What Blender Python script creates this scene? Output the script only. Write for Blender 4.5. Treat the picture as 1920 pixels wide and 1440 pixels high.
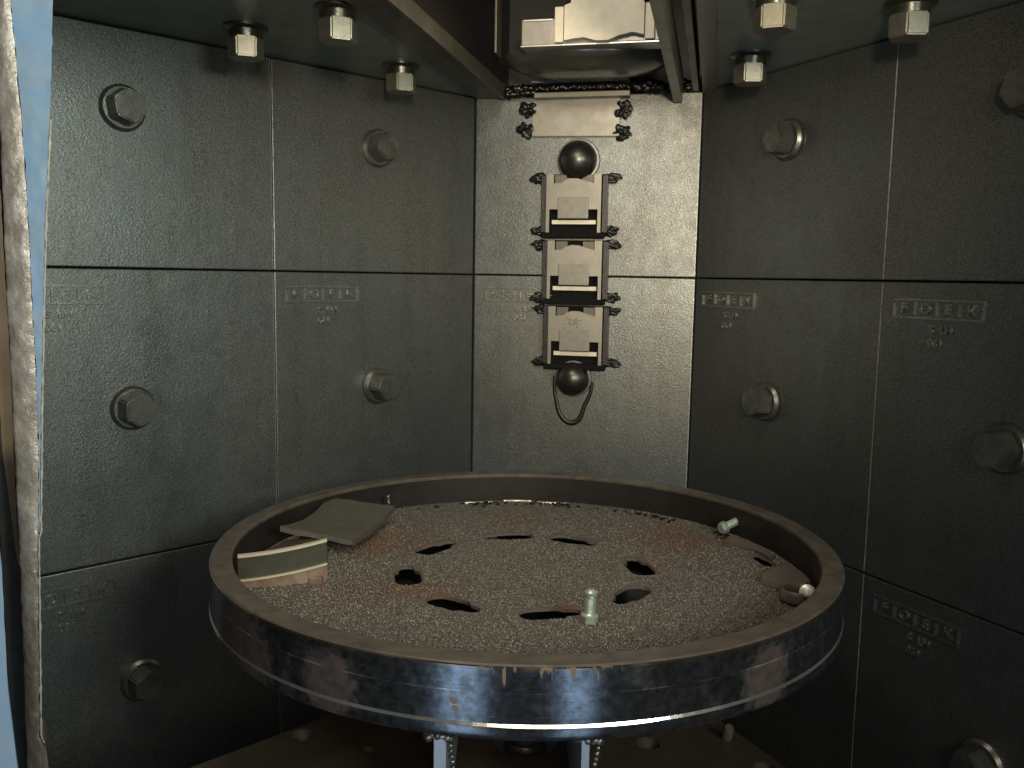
import bpy, bmesh, math, random
import numpy as np
from mathutils import Vector, Matrix, noise

for o in list(bpy.data.objects): bpy.data.objects.remove(o)
S = bpy.context.scene
COL = S.collection
random.seed(7)

# ------------------------------------------------------------------ camera
cam_d = bpy.data.cameras.new('camera')
cam = bpy.data.objects.new('camera', cam_d); COL.objects.link(cam)
F = Vector((0.0, 0.99283, -0.11952)); RT = Vector((0.99987, 0.00196, 0.0163)); UP = RT.cross(F)
cam.matrix_world = Matrix(((RT.x, UP.x, -F.x, 0), (RT.y, UP.y, -F.y, 0), (RT.z, UP.z, -F.z, 0), (0, 0, 0, 1)))
cam_d.sensor_width = 36; cam_d.lens = 1671.95/1920*36
cam_d.clip_start = 0.02; cam_d.clip_end = 50
S.camera = cam

# ------------------------------------------------------------------ light
W = bpy.data.worlds.new('World'); S.world = W; W.use_nodes = True
W.node_tree.nodes['Background'].inputs[0].default_value = (0.42, 0.5, 0.55, 1)
W.node_tree.nodes['Background'].inputs[1].default_value = 0.02

def area(name, loc, aim, sx, sy, power, col):
    l = bpy.data.lights.new(name, 'AREA'); l.shape = 'RECTANGLE'; l.size = sx; l.size_y = sy
    l.energy = power; l.color = col
    o = bpy.data.objects.new(name, l); COL.objects.link(o); o.location = loc
    o.rotation_euler = (Vector(aim)-Vector(loc)).to_track_quat('-Z', 'Y').to_euler()
    return o
def spot(name, loc, aim, size, blend, radius, power, col):
    l = bpy.data.lights.new(name, 'SPOT'); l.spot_size = math.radians(size); l.spot_blend = blend
    l.shadow_soft_size = radius; l.energy = power; l.color = col
    o = bpy.data.objects.new(name, l); COL.objects.link(o); o.location = loc
    o.rotation_euler = (Vector(aim)-Vector(loc)).to_track_quat('-Z', 'Y').to_euler()
    return o
spot('torch_light', (0.06, -0.10, 0.14), (0.12, 1.1, 0.20), 50, 1.0, 0.035, 33.0, (1.0, 0.84, 0.60))
area('door_key_light', (0.10, -0.85, 0.32), (0.0, 1.0, 0.15), 0.60, 0.30, 2.9, (1.0, 0.88, 0.70)).data.spread = math.radians(110)
area('door_side_light', (0.66, -0.45, 0.30), (-0.35, 0.9, 0.16), 0.35, 0.35, 3.1, (0.88, 0.96, 0.84)).data.spread = math.radians(75)
area('shaft_fill', (-0.03, 0.56, 0.40), (-0.01, 0.76, -0.25), 0.18, 0.14, 2.1, (1.0, 0.90, 0.74))  # added unseen fill light, brightens the table front and the cream block
area('daylight_gap_one', (-0.33, -0.30, -0.62), (-0.04, 0.5, -0.25), 0.22, 0.6, 0.30, (0.50, 0.72, 1.0)).data.spread = math.radians(80)
area('daylight_gap_two', (0.27, -0.30, -0.62), (0.03, 0.5, -0.25), 0.14, 0.6, 0.20, (0.50, 0.72, 1.0)).data.spread = math.radians(80)
S.view_settings.view_transform = 'Standard'; S.view_settings.look = 'None'
S.view_settings.exposure = 0.0; S.view_settings.gamma = 1.0; S.view_settings.use_curve_mapping = False
S.render.engine = 'CYCLES'
S.cycles.max_bounces = 8

# ------------------------------------------------------------------ frames of reference
CL = Vector((-0.0544, 1.2253, 0)); CR = Vector((0.2347, 1.16, 0))
DC = Vector((0.9754, -0.2203, 0)).normalized(); NC = Vector((-0.2203, -0.9754, 0)).normalized()
DL = Vector((-0.7239, -0.6899, 0)).normalized(); NL = Vector((0.6899, -0.7239, 0)).normalized()
DR = Vector((0.4381, -0.8989, 0)).normalized(); NR = Vector((-0.8989, -0.4381, 0)).normalized()
ZJ = 0.0019; PH = 0.30; ZC = 0.2372; ZF = -0.62
def frame(origin, xdir, nrm):                     # local x along wall, local y INTO the wall, z up
    return Matrix(((xdir.x, -nrm.x, 0, origin.x), (xdir.y, -nrm.y, 0, origin.y), (0, 0, 1, origin.z), (0, 0, 0, 1)))
MC = frame(CL, DC, NC)
def c2w(s, t, z): return CL + DC*s + NC*t + Vector((0, 0, z))
TX, TY, TZ, TR = 0.0143, 0.7644, -0.2267, 0.2645
TT = 0.0175                                       # rim thickness
FLZ = TZ - 0.031

# ------------------------------------------------------------------ materials
def nt(name):
    m = bpy.data.materials.new(name); m.use_nodes = True
    t = m.node_tree; b = t.nodes['Principled BSDF']
    return m, t, b
def N(t, typ, **kw):
    n = t.nodes.new(typ)
    for k, v in kw.items():
        if isinstance(k, str) and hasattr(n, k): setattr(n, k, v)
    return n
def pos(t):
    return N(t, 'ShaderNodeNewGeometry').outputs['Position']
def noise_n(t, vec, scale, detail=2, rough=0.5):
    n = N(t, 'ShaderNodeTexNoise'); n.inputs['Scale'].default_value = scale
    n.inputs['Detail'].default_value = detail; n.inputs['Roughness'].default_value = rough
    t.links.new(vec, n.inputs['Vector']); return n.outputs['Fac']
def ramp(t, fac, stops):
    r = N(t, 'ShaderNodeValToRGB'); e = r.color_ramp.elements
    while len(e) < len(stops): e.new(0.5)
    for i, (p, c) in enumerate(stops):
        e[i].position = p; e[i].color = (c, c, c, 1) if isinstance(c, (int, float)) else (*c, 1)
    t.links.new(fac, r.inputs[0]); return r.outputs[0]
def mix(t, fac, a, b, mode='MIX'):
    n = N(t, 'ShaderNodeMix'); n.data_type = 'RGBA'; n.blend_type = mode
    for sock, v in ((n.inputs[0], fac), (n.inputs[6], a), (n.inputs[7], b)):
        if isinstance(v, (int, float)): sock.default_value = v
        elif isinstance(v, tuple): sock.default_value = (*v, 1) if len(v) == 3 else v
        else: t.links.new(v, sock)
    return n.outputs[2]
def math_n(t, op, a, b=0.0, c=0.0, clamp=False):
    n = N(t, 'ShaderNodeMath'); n.operation = op; n.use_clamp = clamp
    for i, v in enumerate((a, b, c)):
        if isinstance(v, (int, float)): n.inputs[i].default_value = v
        else: t.links.new(v, n.inputs[i])
    return n.outputs[0]
def bump(t, b, h, strength, dist):
    n = N(t, 'ShaderNodeBump'); n.inputs['Strength'].default_value = strength; n.inputs['Distance'].default_value = dist
    t.links.new(h, n.inputs['Height']); t.links.new(n.outputs[0], b.inputs['Normal'])
def blob(t, p, centre, r0, r1, wob=None):          # 1 inside r0, 0 beyond r1
    d = N(t, 'ShaderNodeVectorMath'); d.operation = 'DISTANCE'
    t.links.new(p, d.inputs[0]); d.inputs[1].default_value = centre
    v = d.outputs['Value']
    if wob is not None: v = math_n(t, 'ADD', v, wob)
    m = N(t, 'ShaderNodeMapRange'); m.interpolation_type = 'SMOOTHSTEP'
    t.links.new(v, m.inputs[0]); m.inputs[1].default_value = r0; m.inputs[2].default_value = r1
    m.inputs[3].default_value = 1; m.inputs[4].default_value = 0
    return m.outputs[0]

def mat_cast(name, base, metal, rough, bump_s=0.5, tint=(0.105, 0.082, 0.062)):
    m, t, b = nt(name); p = pos(t)
    big = noise_n(t, p, 6, 4, 0.6); mid = noise_n(t, p, 45, 4, 0.65)
    fine = noise_n(t, p, 420, 3, 0.6); spk = noise_n(t, p, 900, 1, 0.5)
    c = mix(t, ramp(t, big, [(0.36, 0.0), (0.70, 0.75)]), base, tint)
    mpv = N(t, 'ShaderNodeMapping'); mpv.inputs['Scale'].default_value = (34, 34, 3.0); t.links.new(p, mpv.inputs[0])
    stk = noise_n(t, mpv.outputs[0], 1.0, 5, 0.65)
    c = mix(t, ramp(t, stk, [(0.50, 0.0), (0.68, 0.6)]), c, (0.075, 0.062, 0.048))
    c = mix(t, ramp(t, mid, [(0.35, 0.0), (0.8, 0.35)]), c, tuple(x*0.6 for x in base))
    c = mix(t, ramp(t, spk, [(0.36, 0.0), (0.72, 0.9)]), c, tuple(min(1, x*1.9) for x in base))
    t.links.new(c, b.inputs['Base Color'])
    b.inputs['Metallic'].default_value = metal
    r = math_n(t, 'ADD', math_n(t, 'MULTIPLY_ADD', mid, 0.22, rough-0.11), math_n(t, 'MULTIPLY_ADD', big, 0.30, -0.15))
    t.links.new(r, b.inputs['Roughness'])
    wear = ramp(t, noise_n(t, p, 9, 5, 0.65), [(0.32, 0.25), (0.68, 1.0)])
    h = math_n(t, 'ADD', math_n(t, 'MULTIPLY', math_n(t, 'MULTIPLY', fine, wear), 1.0), math_n(t, 'MULTIPLY', mid, 0.45))
    pit = N(t, 'ShaderNodeTexVoronoi'); pit.inputs['Scale'].default_value = 75; t.links.new(p, pit.inputs['Vector'])
    pits = ramp(t, pit.outputs['Distance'], [(0.02, 0.0), (0.10, 1.0)])
    h = math_n(t, 'ADD', h, math_n(t, 'MULTIPLY', pits, 0.35))
    bump(t, b, h, bump_s, 0.0013)
    return m
def mat_plain(name, base, metal, rough, var=0.3, scale=120, bs=0.15, dark=None, bd=0.0006):
    m, t, b = nt(name); p = pos(t)
    n1 = noise_n(t, p, scale, 4, 0.6); n2 = noise_n(t, p, scale*6, 2, 0.5)
    c = mix(t, ramp(t, n1, [(0.35, 0.0), (0.75, var)]), base, dark or tuple(x*0.4 for x in base))
    t.links.new(c, b.inputs['Base Color']); b.inputs['Metallic'].default_value = metal
    t.links.new(math_n(t, 'MULTIPLY_ADD', n1, 0.2, rough-0.1), b.inputs['Roughness'])
    bump(t, b, math_n(t, 'ADD', n1, math_n(t, 'MULTIPLY', n2, 0.5)), bs, bd)
    return m
M = {}
M['liner'] = mat_cast('painted cast liner', (0.125, 0.135, 0.132), 0.85, 0.44, 0.30)
M['edge_glint'] = mat_plain('painted edge glint', (0.55, 0.53, 0.46), 0.6, 0.4, 0.8, 180, 0.5, dark=(0.12, 0.11, 0.10))  # light colour paints in the glint of plate seams; also on lettering dividers
M['railing'] = mat_plain('dark rail with groove shade', (0.035, 0.037, 0.034), 0.3, 0.5, 0.5, 180, 0.3)  # dark colour stands in for shaded grooves; the rails themselves are raised
M['letter'] = mat_cast('raised cast lettering', (0.20, 0.205, 0.19), 0.85, 0.34, 0.2)
M['wall'] = mat_plain('dark backing steel', (0.02, 0.02, 0.018), 0.2, 0.7)
M['ceil'] = mat_plain('glossy dark ceiling paint', (0.24, 0.28, 0.23), 0.3, 0.42, 0.4, 30, 0.25)
M['bolt'] = mat_plain('painted bolt steel', (0.20, 0.20, 0.18), 0.8, 0.36, 0.9, 70, 0.4)
M['cbolt'] = mat_plain('ceiling bolt steel', (0.34, 0.32, 0.26), 0.85, 0.32, 0.6, 140, 0.2)
M['cwash'] = mat_plain('dark ceiling washer', (0.13, 0.13, 0.11), 0.9, 0.26, 0.5, 140, 0.2)
M['smooth'] = mat_plain('smooth pale painted steel', (0.26, 0.245, 0.21), 0.6, 0.42, 0.5, 55, 0.3, dark=(0.15, 0.14, 0.12))
M['tongue'] = mat_plain('greyer tongue steel', (0.21, 0.20, 0.175), 0.5, 0.5, 0.3, 120, 0.3)
M['bright'] = mat_plain('bright painted steel', (0.62, 0.57, 0.45), 0.15, 0.5, 0.25, 60, 0.2)
M['brightm'] = mat_plain('bright uncoated steel', (0.5, 0.48, 0.42), 0.85, 0.32, 0.3, 60, 0.2)
M['void'] = mat_plain('matt black recess shade', (0.006, 0.006, 0.006), 0.0, 0.9, 0.3)  # near-black colour stands in for deep shadow in and between the clips
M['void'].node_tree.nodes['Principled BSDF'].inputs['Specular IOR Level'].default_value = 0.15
M['block'] = mat_plain('cream painted block', (0.80, 0.74, 0.57), 0.0, 0.5, 0.25, 60, 0.2)
M['dark'] = mat_plain('dark glossy steel', (0.04, 0.04, 0.036), 0.5, 0.3, 0.3, 120, 0.25)
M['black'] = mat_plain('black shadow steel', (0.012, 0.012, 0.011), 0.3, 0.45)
M['dome'] = mat_plain('dome nut steel', (0.07, 0.07, 0.062), 0.85, 0.34, 0.3, 100, 0.1)
M['drum'] = mat_plain('painted housing', (0.20, 0.20, 0.165), 0.8, 0.24, 0.3, 40, 0.1)
M['darkweld'] = mat_plain('black glossy weld', (0.012, 0.011, 0.010), 0.1, 0.38, 0.3, 300, 0.5)
M['weld'] = mat_plain('weld metal', (0.06, 0.055, 0.05), 0.85, 0.22, 0.3, 300, 0.5)
M['flange'] = mat_plain('brown steel angle', (0.13, 0.115, 0.09), 0.5, 0.42, 0.5, 40, 0.3)
M['zinc'] = mat_plain('zinc plated steel', (0.52, 0.60, 0.50), 0.55, 0.33, 0.3, 200, 0.2)
M['white_zinc'] = mat_plain('pale zinc', (0.8, 0.8, 0.74), 0.3, 0.4, 0.15, 200, 0.1)
M['rubber'] = mat_plain('warped pad', (0.12, 0.11, 0.09), 0.3, 0.42, 0.4, 80, 0.4)
M['lower'] = mat_plain('brown base steel', (0.06, 0.046, 0.032), 0.2, 0.5, 0.7, 30, 0.3)
M['rib'] = mat_plain('blued rib steel', (0.34, 0.36, 0.40), 0.5, 0.45, 0.4, 60, 0.3)
M['seal'] = mat_plain('brown door seal', (0.085, 0.07, 0.045), 0.0, 0.7, 0.5, 200, 0.5, bd=0.001)
M['tan'] = mat_plain('tan jamb steel', (0.36, 0.29, 0.2), 0.1, 0.5, 0.5, 40, 0.3, dark=(0.16, 0.12, 0.08))
M['blue'] = mat_plain('blue enamel', (0.19, 0.31, 0.46), 0.0, 0.42, 0.6, 60, 0.3, dark=(0.30, 0.33, 0.34))
M['edge'] = mat_plain('uncoated edge', (0.45, 0.42, 0.35), 0.1, 0.4, 0.3, 80, 0.2)

# rough galvanised/whitish bead of the jamb, darker towards the bottom
def mat_bead():
    m, t, b = nt('rough whitish bead'); p = pos(t)
    n = noise_n(t, p, 90, 5, 0.65); n2 = noise_n(t, p, 420, 3, 0.6)
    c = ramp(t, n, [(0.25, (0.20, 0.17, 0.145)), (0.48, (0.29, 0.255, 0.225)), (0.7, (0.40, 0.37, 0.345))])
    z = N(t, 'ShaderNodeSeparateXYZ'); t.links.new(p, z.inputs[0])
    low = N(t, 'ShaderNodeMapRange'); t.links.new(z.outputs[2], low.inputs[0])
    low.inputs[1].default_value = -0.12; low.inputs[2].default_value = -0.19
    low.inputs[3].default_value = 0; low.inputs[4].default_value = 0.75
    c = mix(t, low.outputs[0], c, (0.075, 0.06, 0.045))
    t.links.new(c, b.inputs['Base Color']); b.inputs['Metallic'].default_value = 0.25
    b.inputs['Roughness'].default_value = 0.36
    bump(t, b, math_n(t, 'ADD', n, n2), 0.4, 0.0014); return m
M['bead'] = mat_bead()

def mat_table():
    m, t, b = nt('dusty rusty turntable plate'); p = pos(t)
    wob = math_n(t, 'MULTIPLY_ADD', noise_n(t, p, 22, 5, 0.7), 0.10, -0.05)
    g = noise_n(t, p, 1400, 2, 0.6); g2 = noise_n(t, p, 60, 4, 0.6)
    c = ramp(t, g, [(0.32, (0.062, 0.053, 0.045)), (0.55, (0.145, 0.128, 0.108)), (0.72, (0.30, 0.27, 0.23))])
    rust = blob(t, p, (-0.13, 0.84, FLZ), 0.02, 0.085, wob)
    for q, r0, r1 in (((-0.08, 0.71, FLZ), 0.0, 0.06), ((0.165, 0.86, FLZ), 0.01, 0.085), ((0.06, 0.68, FLZ), 0.0, 0.03),
                      ((-0.13, 0.70, FLZ), 0.0, 0.05), ((0.0, 0.93, FLZ), -0.01, 0.05), ((0.13, 0.775, FLZ), 0.0, 0.04)):
        rust = math_n(t, 'MAXIMUM', rust, blob(t, p, q, r0, r1, wob))
    c = mix(t, math_n(t, 'MULTIPLY', rust, 0.75), c, mix(t, ramp(t, g2, [(0.3, 0.0), (0.7, 1.0)]), (0.13, 0.055, 0.024), (0.20, 0.095, 0.045)))
    t.links.new(c, b.inputs['Base Color']); b.inputs['Metallic'].default_value = 0.15
    b.inputs['Roughness'].default_value = 0.55
    bump(t, b, g, 0.8, 0.0012); return m
M['table'] = mat_table()

def mat_band():
    m, t, b = nt('blued rim band'); p = pos(t)
    n = noise_n(t, p, 30, 5, 0.65); n2 = noise_n(t, p, 160, 4, 0.6)
    mp = N(t, 'ShaderNodeMapping'); mp.inputs['Scale'].default_value = (14, 14, 220); t.links.new(p, mp.inputs[0])
    st = noise_n(t, mp.outputs[0], 3.0, 4, 0.6)
    c = mix(t, ramp(t, n2, [(0.38, 0.0), (0.66, 0.85)]), (0.11, 0.115, 0.125), (0.045, 0.04, 0.036))
    c = mix(t, ramp(t, st, [(0.60, 0.0), (0.70, 0.28)]), c, (0.33, 0.31, 0.29))
    wob = math_n(t, 'MULTIPLY_ADD', n2, 0.012, -0.006)
    rust = blob(t, p, (-0.114, 0.528, -0.254), 0.014, 0.027, wob)
    rust = math_n(t, 'MAXIMUM', rust, blob(t, p, (0.166, 0.552, -0.254), 0.015, 0.027, wob))
    rust = math_n(t, 'MAXIMUM', rust, blob(t, p, (-0.175, 0.60, -0.262), 0.03, 0.05, wob))
    rust = math_n(t, 'MAXIMUM', rust, math_n(t, 'MULTIPLY', ramp(t, n, [(0.58, 0.0), (0.72, 1.0)]), 0.4))
    rc = mix(t, ramp(t, n2, [(0.35, 0.0), (0.7, 1.0)]), (0.080, 0.048, 0.038), (0.045, 0.034, 0.030))
    c = mix(t, math_n(t, 'MULTIPLY', rust, 0.8), c, rc)
    # orange drips below the top edge and one curved streak
    zz = N(t, 'ShaderNodeSeparateXYZ'); t.links.new(p, zz.inputs[0])
    mp2 = N(t, 'ShaderNodeMapping'); mp2.inputs['Scale'].default_value = (210, 210, 60); t.links.new(p, mp2.inputs[0])
    dn = noise_n(t, mp2.outputs[0], 1.0, 3, 0.6)
    hh = N(t, 'ShaderNodeMapRange'); t.links.new(zz.outputs[2], hh.inputs[0])
    hh.inputs[1].default_value = TZ-0.016; hh.inputs[2].default_value = TZ; hh.inputs[3].default_value = -0.15; hh.inputs[4].default_value = 0.035
    near = blob(t, p, (0.026, 0.50, TZ), 0.028, 0.05)
    dr = ramp(t, math_n(t, 'ADD', dn, hh.outputs[0]), [(0.54, 0.0), (0.60, 1.0)])
    dr = math_n(t, 'MULTIPLY', dr, near)
    s1 = blob(t, p, (-0.0310, 0.503, -0.2555), 0.0022, 0.0035, math_n(t, 'MULTIPLY', n2, 0.002))
    s2 = blob(t, p, (-0.0320, 0.503, -0.2510), 0.0012, 0.0026)
    dr = math_n(t, 'MAXIMUM', dr, math_n(t, 'MAXIMUM', s1, s2))
    edge = N(t, 'ShaderNodeMapRange'); t.links.new(zz.outputs[2], edge.inputs[0])
    edge.inputs[1].default_value = TZ-0.0035; edge.inputs[2].default_value = TZ-0.001
    et = math_n(t, 'MULTIPLY', edge.outputs[0], 0.8)
    sl = N(t, 'ShaderNodeMapRange'); sl.interpolation_type = 'SMOOTHSTEP'
    t.links.new(math_n(t, 'ABSOLUTE', math_n(t, 'SUBTRACT', zz.outputs[2], TZ-0.0175)), sl.inputs[0])
    sl.inputs[1].default_value = 0.0002; sl.inputs[2].default_value = 0.0006; sl.inputs[3].default_value = 0.8; sl.inputs[4].default_value = 0.0
    c = mix(t, math_n(t, 'MULTIPLY', sl.outputs[0], ramp(t, n, [(0.46, 0.0), (0.60, 0.8)])), c, (0.30, 0.29, 0.27))
    c = mix(t, dr, c, (0.22, 0.13, 0.065)); c = mix(t, et, c, (0.20, 0.13, 0.075))
    t.links.new(c, b.inputs['Base Color'])
    mt = math_n(t, 'SUBTRACT', 0.85, math_n(t, 'MULTIPLY', math_n(t, 'MAXIMUM', rust, dr), 0.65))
    t.links.new(mt, b.inputs['Metallic'])
    t.links.new(math_n(t, 'MULTIPLY_ADD', math_n(t, 'MAXIMUM', rust, dr), 0.30, 0.19), b.inputs['Roughness'])
    bump(t, b, math_n(t, 'ADD', n2, st), 0.12, 0.0005); return m
M['band'] = mat_band()
M['line'] = mat_plain('machined bright line', (0.75, 0.73, 0.68), 0.9, 0.22, 0.3, 60, 0.1)
M['rimtop'] = mat_plain('dusty brown rim edge', (0.105, 0.085, 0.066), 0.1, 0.5, 0.9, 60, 0.7, dark=(0.040, 0.034, 0.028))
M['innerband'] = mat_plain('dark inner rim', (0.042, 0.036, 0.032), 0.5, 0.42, 0.9, 28, 0.4, dark=(0.018, 0.015, 0.014))
M['rust'] = mat_plain('rusty steel', (0.27, 0.20, 0.145), 0.1, 0.6, 1.0, 70, 0.5, dark=(0.12, 0.05, 0.022))
M['channel'] = mat_plain('dark channel steel', (0.085, 0.08, 0.06), 0.4, 0.45, 0.5, 90, 0.3)
M['tackw'] = M['darkweld']
M['pale_lip'] = mat_plain('pale channel lip', (0.85, 0.76, 0.58), 0.5, 0.35, 0.15, 150, 0.1)  # very pale colour for the two channel lips

def mat_shot():
    m, t, b = nt('steel shot'); p = pos(t)
    g = noise_n(t, p, 800, 0, 0.5)
    c = ramp(t, g, [(0.34, (0.08, 0.07, 0.06)), (0.5, (0.20, 0.178, 0.15)), (0.68, (0.50, 0.46, 0.40))])
    t.links.new(c, b.inputs['Base Color']); b.inputs['Metallic'].default_value = 0.5
    b.inputs['Roughness'].default_value = 0.35; return m
M['shot'] = mat_shot()

# ------------------------------------------------------------------ object helpers
def tag(o, label=None, cat=None, group=None, kind=None):
    if label: o['label'] = label
    if cat: o['category'] = cat
    if group: o['group'] = group
    if kind: o['kind'] = kind
    return o
def link(name, me, mat=None, parent=None, mw=None):
    o = bpy.data.objects.new(name, me); COL.objects.link(o)
    if mat and me is not None and not me.materials: me.materials.append(M[mat])
    if mw is not None: o.matrix_world = mw
    if parent is not None:
        o.parent = parent
        o.matrix_parent_inverse = Matrix.Identity(4)
    return o
def empty(name, mw):
    o = bpy.data.objects.new(name, None); COL.objects.link(o); o.empty_display_size = 0.01
    o.matrix_world = mw if isinstance(mw, Matrix) else Matrix.Translation(mw); return o
def bm_mesh(bm, name, smooth=False, angle=None):
    bmesh.ops.recalc_face_normals(bm, faces=bm.faces)
    me = bpy.data.meshes.new(name); bm.to_mesh(me); bm.free()
    if smooth:
        me.polygons.foreach_set('use_smooth', [True]*len(me.polygons))
        if angle is not None:
            try: me.set_sharp_from_angle(angle=math.radians(angle))
            except Exception: pass
    return me
def add_box(bm, lo, hi, bev=0.0):
    lo = Vector(lo); hi = Vector(hi); c = (lo+hi)/2; d = hi-lo
    r = bmesh.ops.create_cube(bm, size=1.0, matrix=Matrix.Translation(c) @ Matrix.Diagonal((*d, 1)))
    if bev > 0:
        es = list({e for v in r['verts'] for e in v.link_edges})
        bmesh.ops.bevel(bm, geom=es, offset=bev, segments=2, affect='EDGES', profile=0.6)
def box_me(name, lo, hi, bev=0.0):
    bm = bmesh.new(); add_box(bm, lo, hi, bev); return bm_mesh(bm, name)
def add_lathe(bm, prof, n=64, cap0=True, cap1=True, closed=False):    # prof list of (r, z), axis z
    rings = []
    for r, z in prof:
        rings.append([bm.verts.new((r*math.cos(2*math.pi*i/n), r*math.sin(2*math.pi*i/n), z)) for i in range(n)])
    m = len(rings); rng = range(m) if closed else range(m-1)
    for k in rng:
        a, b = rings[k], rings[(k+1) % m]
        for i in range(n):
            bm.faces.new((a[i], a[(i+1) % n], b[(i+1) % n], b[i]))
    if not closed:
        if cap0: bm.faces.new(rings[0])
        if cap1: bm.faces.new(rings[-1])
def lathe_me(name, prof, n=64, smooth=True, angle=35, **k):
    bm = bmesh.new(); add_lathe(bm, prof, n, **k); return bm_mesh(bm, name, smooth, angle)
def add_blob(bm, c, r, seed=0, amp=0.35, sub=2, sc=(1, 1, 1), freq=1.6):
    r0 = bmesh.ops.create_icosphere(bm, subdivisions=sub, radius=1.0)
    for v in r0['verts']:
        k = 1 + amp*noise.noise(v.co*freq + Vector((seed*3.1, seed*1.7, 0)))
        v.co = Vector((v.co.x*sc[0], v.co.y*sc[1], v.co.z*sc[2]))*r*k*1.0 + Vector(c)
def prism_me(name, pts, lo, hi, axis='y', bev=0.0):
    """outline in (x,z), extruded along local y from lo to hi (or outline (x,y), along z)"""
    bm = bmesh.new()
    f = (lambda p, q: (p[0], q, p[1])) if axis == 'y' else (lambda p, q: (p[0], p[1], q))
    a = [bm.verts.new(f(p, lo)) for p in pts]; b = [bm.verts.new(f(p, hi)) for p in pts]
    n = len(pts); bm.faces.new(a); bm.faces.new(list(reversed(b)))
    for i in range(n): bm.faces.new((a[i], b[i], b[(i+1) % n], a[(i+1) % n]))
    if bev: bmesh.ops.bevel(bm, geom=list(bm.edges), offset=bev, segments=2, affect='EDGES')
    return bm_mesh(bm, name)
def text_mesh(s, size):
    cu = bpy.data.curves.new('t', 'FONT'); cu.body = s; cu.size = size; cu.extrude = 0.0014; cu.bevel_depth = 0.0002
    cu.align_x = 'CENTER'; cu.align_y = 'CENTER'; cu.offset = 0.0002
    ob = bpy.data.objects.new('t', cu); COL.objects.link(ob)
    bpy.context.view_layer.update()
    me = bpy.data.meshes.new_from_object(ob.evaluated_get(bpy.context.evaluated_depsgraph_get()))
    bpy.data.objects.remove(ob); return me

# ------------------------------------------------------------------ SETTING
def struct(name, me, mat, mw=None):
    return tag(link(name, me, mat, None, mw), kind='structure')
PT = 0.012                                            # liner plate thickness
def wallbox(name, ML, x0, x1):
    struct(name, box_me(name, (x0, PT+0.002, ZF), (x1, PT+0.03, ZC+0.0)), 'wall', ML)
ML = frame(CL + DL*0.6, -DL, NL)                      # x: 0 (door side) .. 0.6 (corner)
MR = frame(CR, DR, NR)                                # x: 0 (corner) .. 0.6
wallbox('wall_left', ML, -0.02, 0.61)
wallbox('wall_right', MR, -0.01, 0.62)
wallbox('wall_back', MC, 0.0, 0.2964)
def seg_wall(name, a, b, z0, z1, th, mat):
    a = Vector(a); b = Vector(b); d = (b-a).normalized(); n = Vector((-d.y, d.x))
    struct(name, prism_me(name, [tuple(a), tuple(b), tuple(b+n*th), tuple(a+n*th)], z0, z1, 'z'), mat)
lw = CL + DL*0.62; rw = CR + DR*0.62
seg_wall('wall_front_left', (lw.x-0.01, lw.y), (-0.262, 0.455), ZF, ZC, -0.01, 'wall')
seg_wall('wall_front_right', (rw.x+0.01, rw.y), (0.50, 0.36), ZF, ZC, 0.01, 'wall')
# floor
bm = bmesh.new(); add_box(bm, (-0.75, 0.2, ZF-0.02), (0.75, 1.4, ZF)); struct('floor', bm_mesh(bm, 'floor'), 'wall')
# ceiling with the rectangular slot in front of the back panel
S0, S1, T1 = 0.0385, 0.297, 0.83
def ceil_piece(pts, name='ceiling'):
    return pts
bm = bmesh.new()
def cp(s, t): v = c2w(s, t, 0); return (v.x, v.y)
left_poly = [cp(S0, -0.03), cp(S0, T1), (-0.262, 0.43), (-0.80, 0.62), (-0.60, 1.35), cp(-0.10, -0.03)]
right_poly = [cp(S1, -0.03), (0.75, 1.25), (0.75, 0.36), cp(S1, T1)]
for poly in (left_poly, right_poly):
    a = [bm.verts.new((x, y, ZC)) for x, y in poly]; b = [bm.verts.new((x, y, ZC+0.012)) for x, y in poly]
    n = len(poly); bm.faces.new(a); bm.faces.new(list(reversed(b)))
    for i in range(n): bm.faces.new((a[i], b[i], b[(i+1) % n], a[(i+1) % n]))
struct('ceiling', bm_mesh(bm, 'ceiling'), 'ceil')

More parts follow.
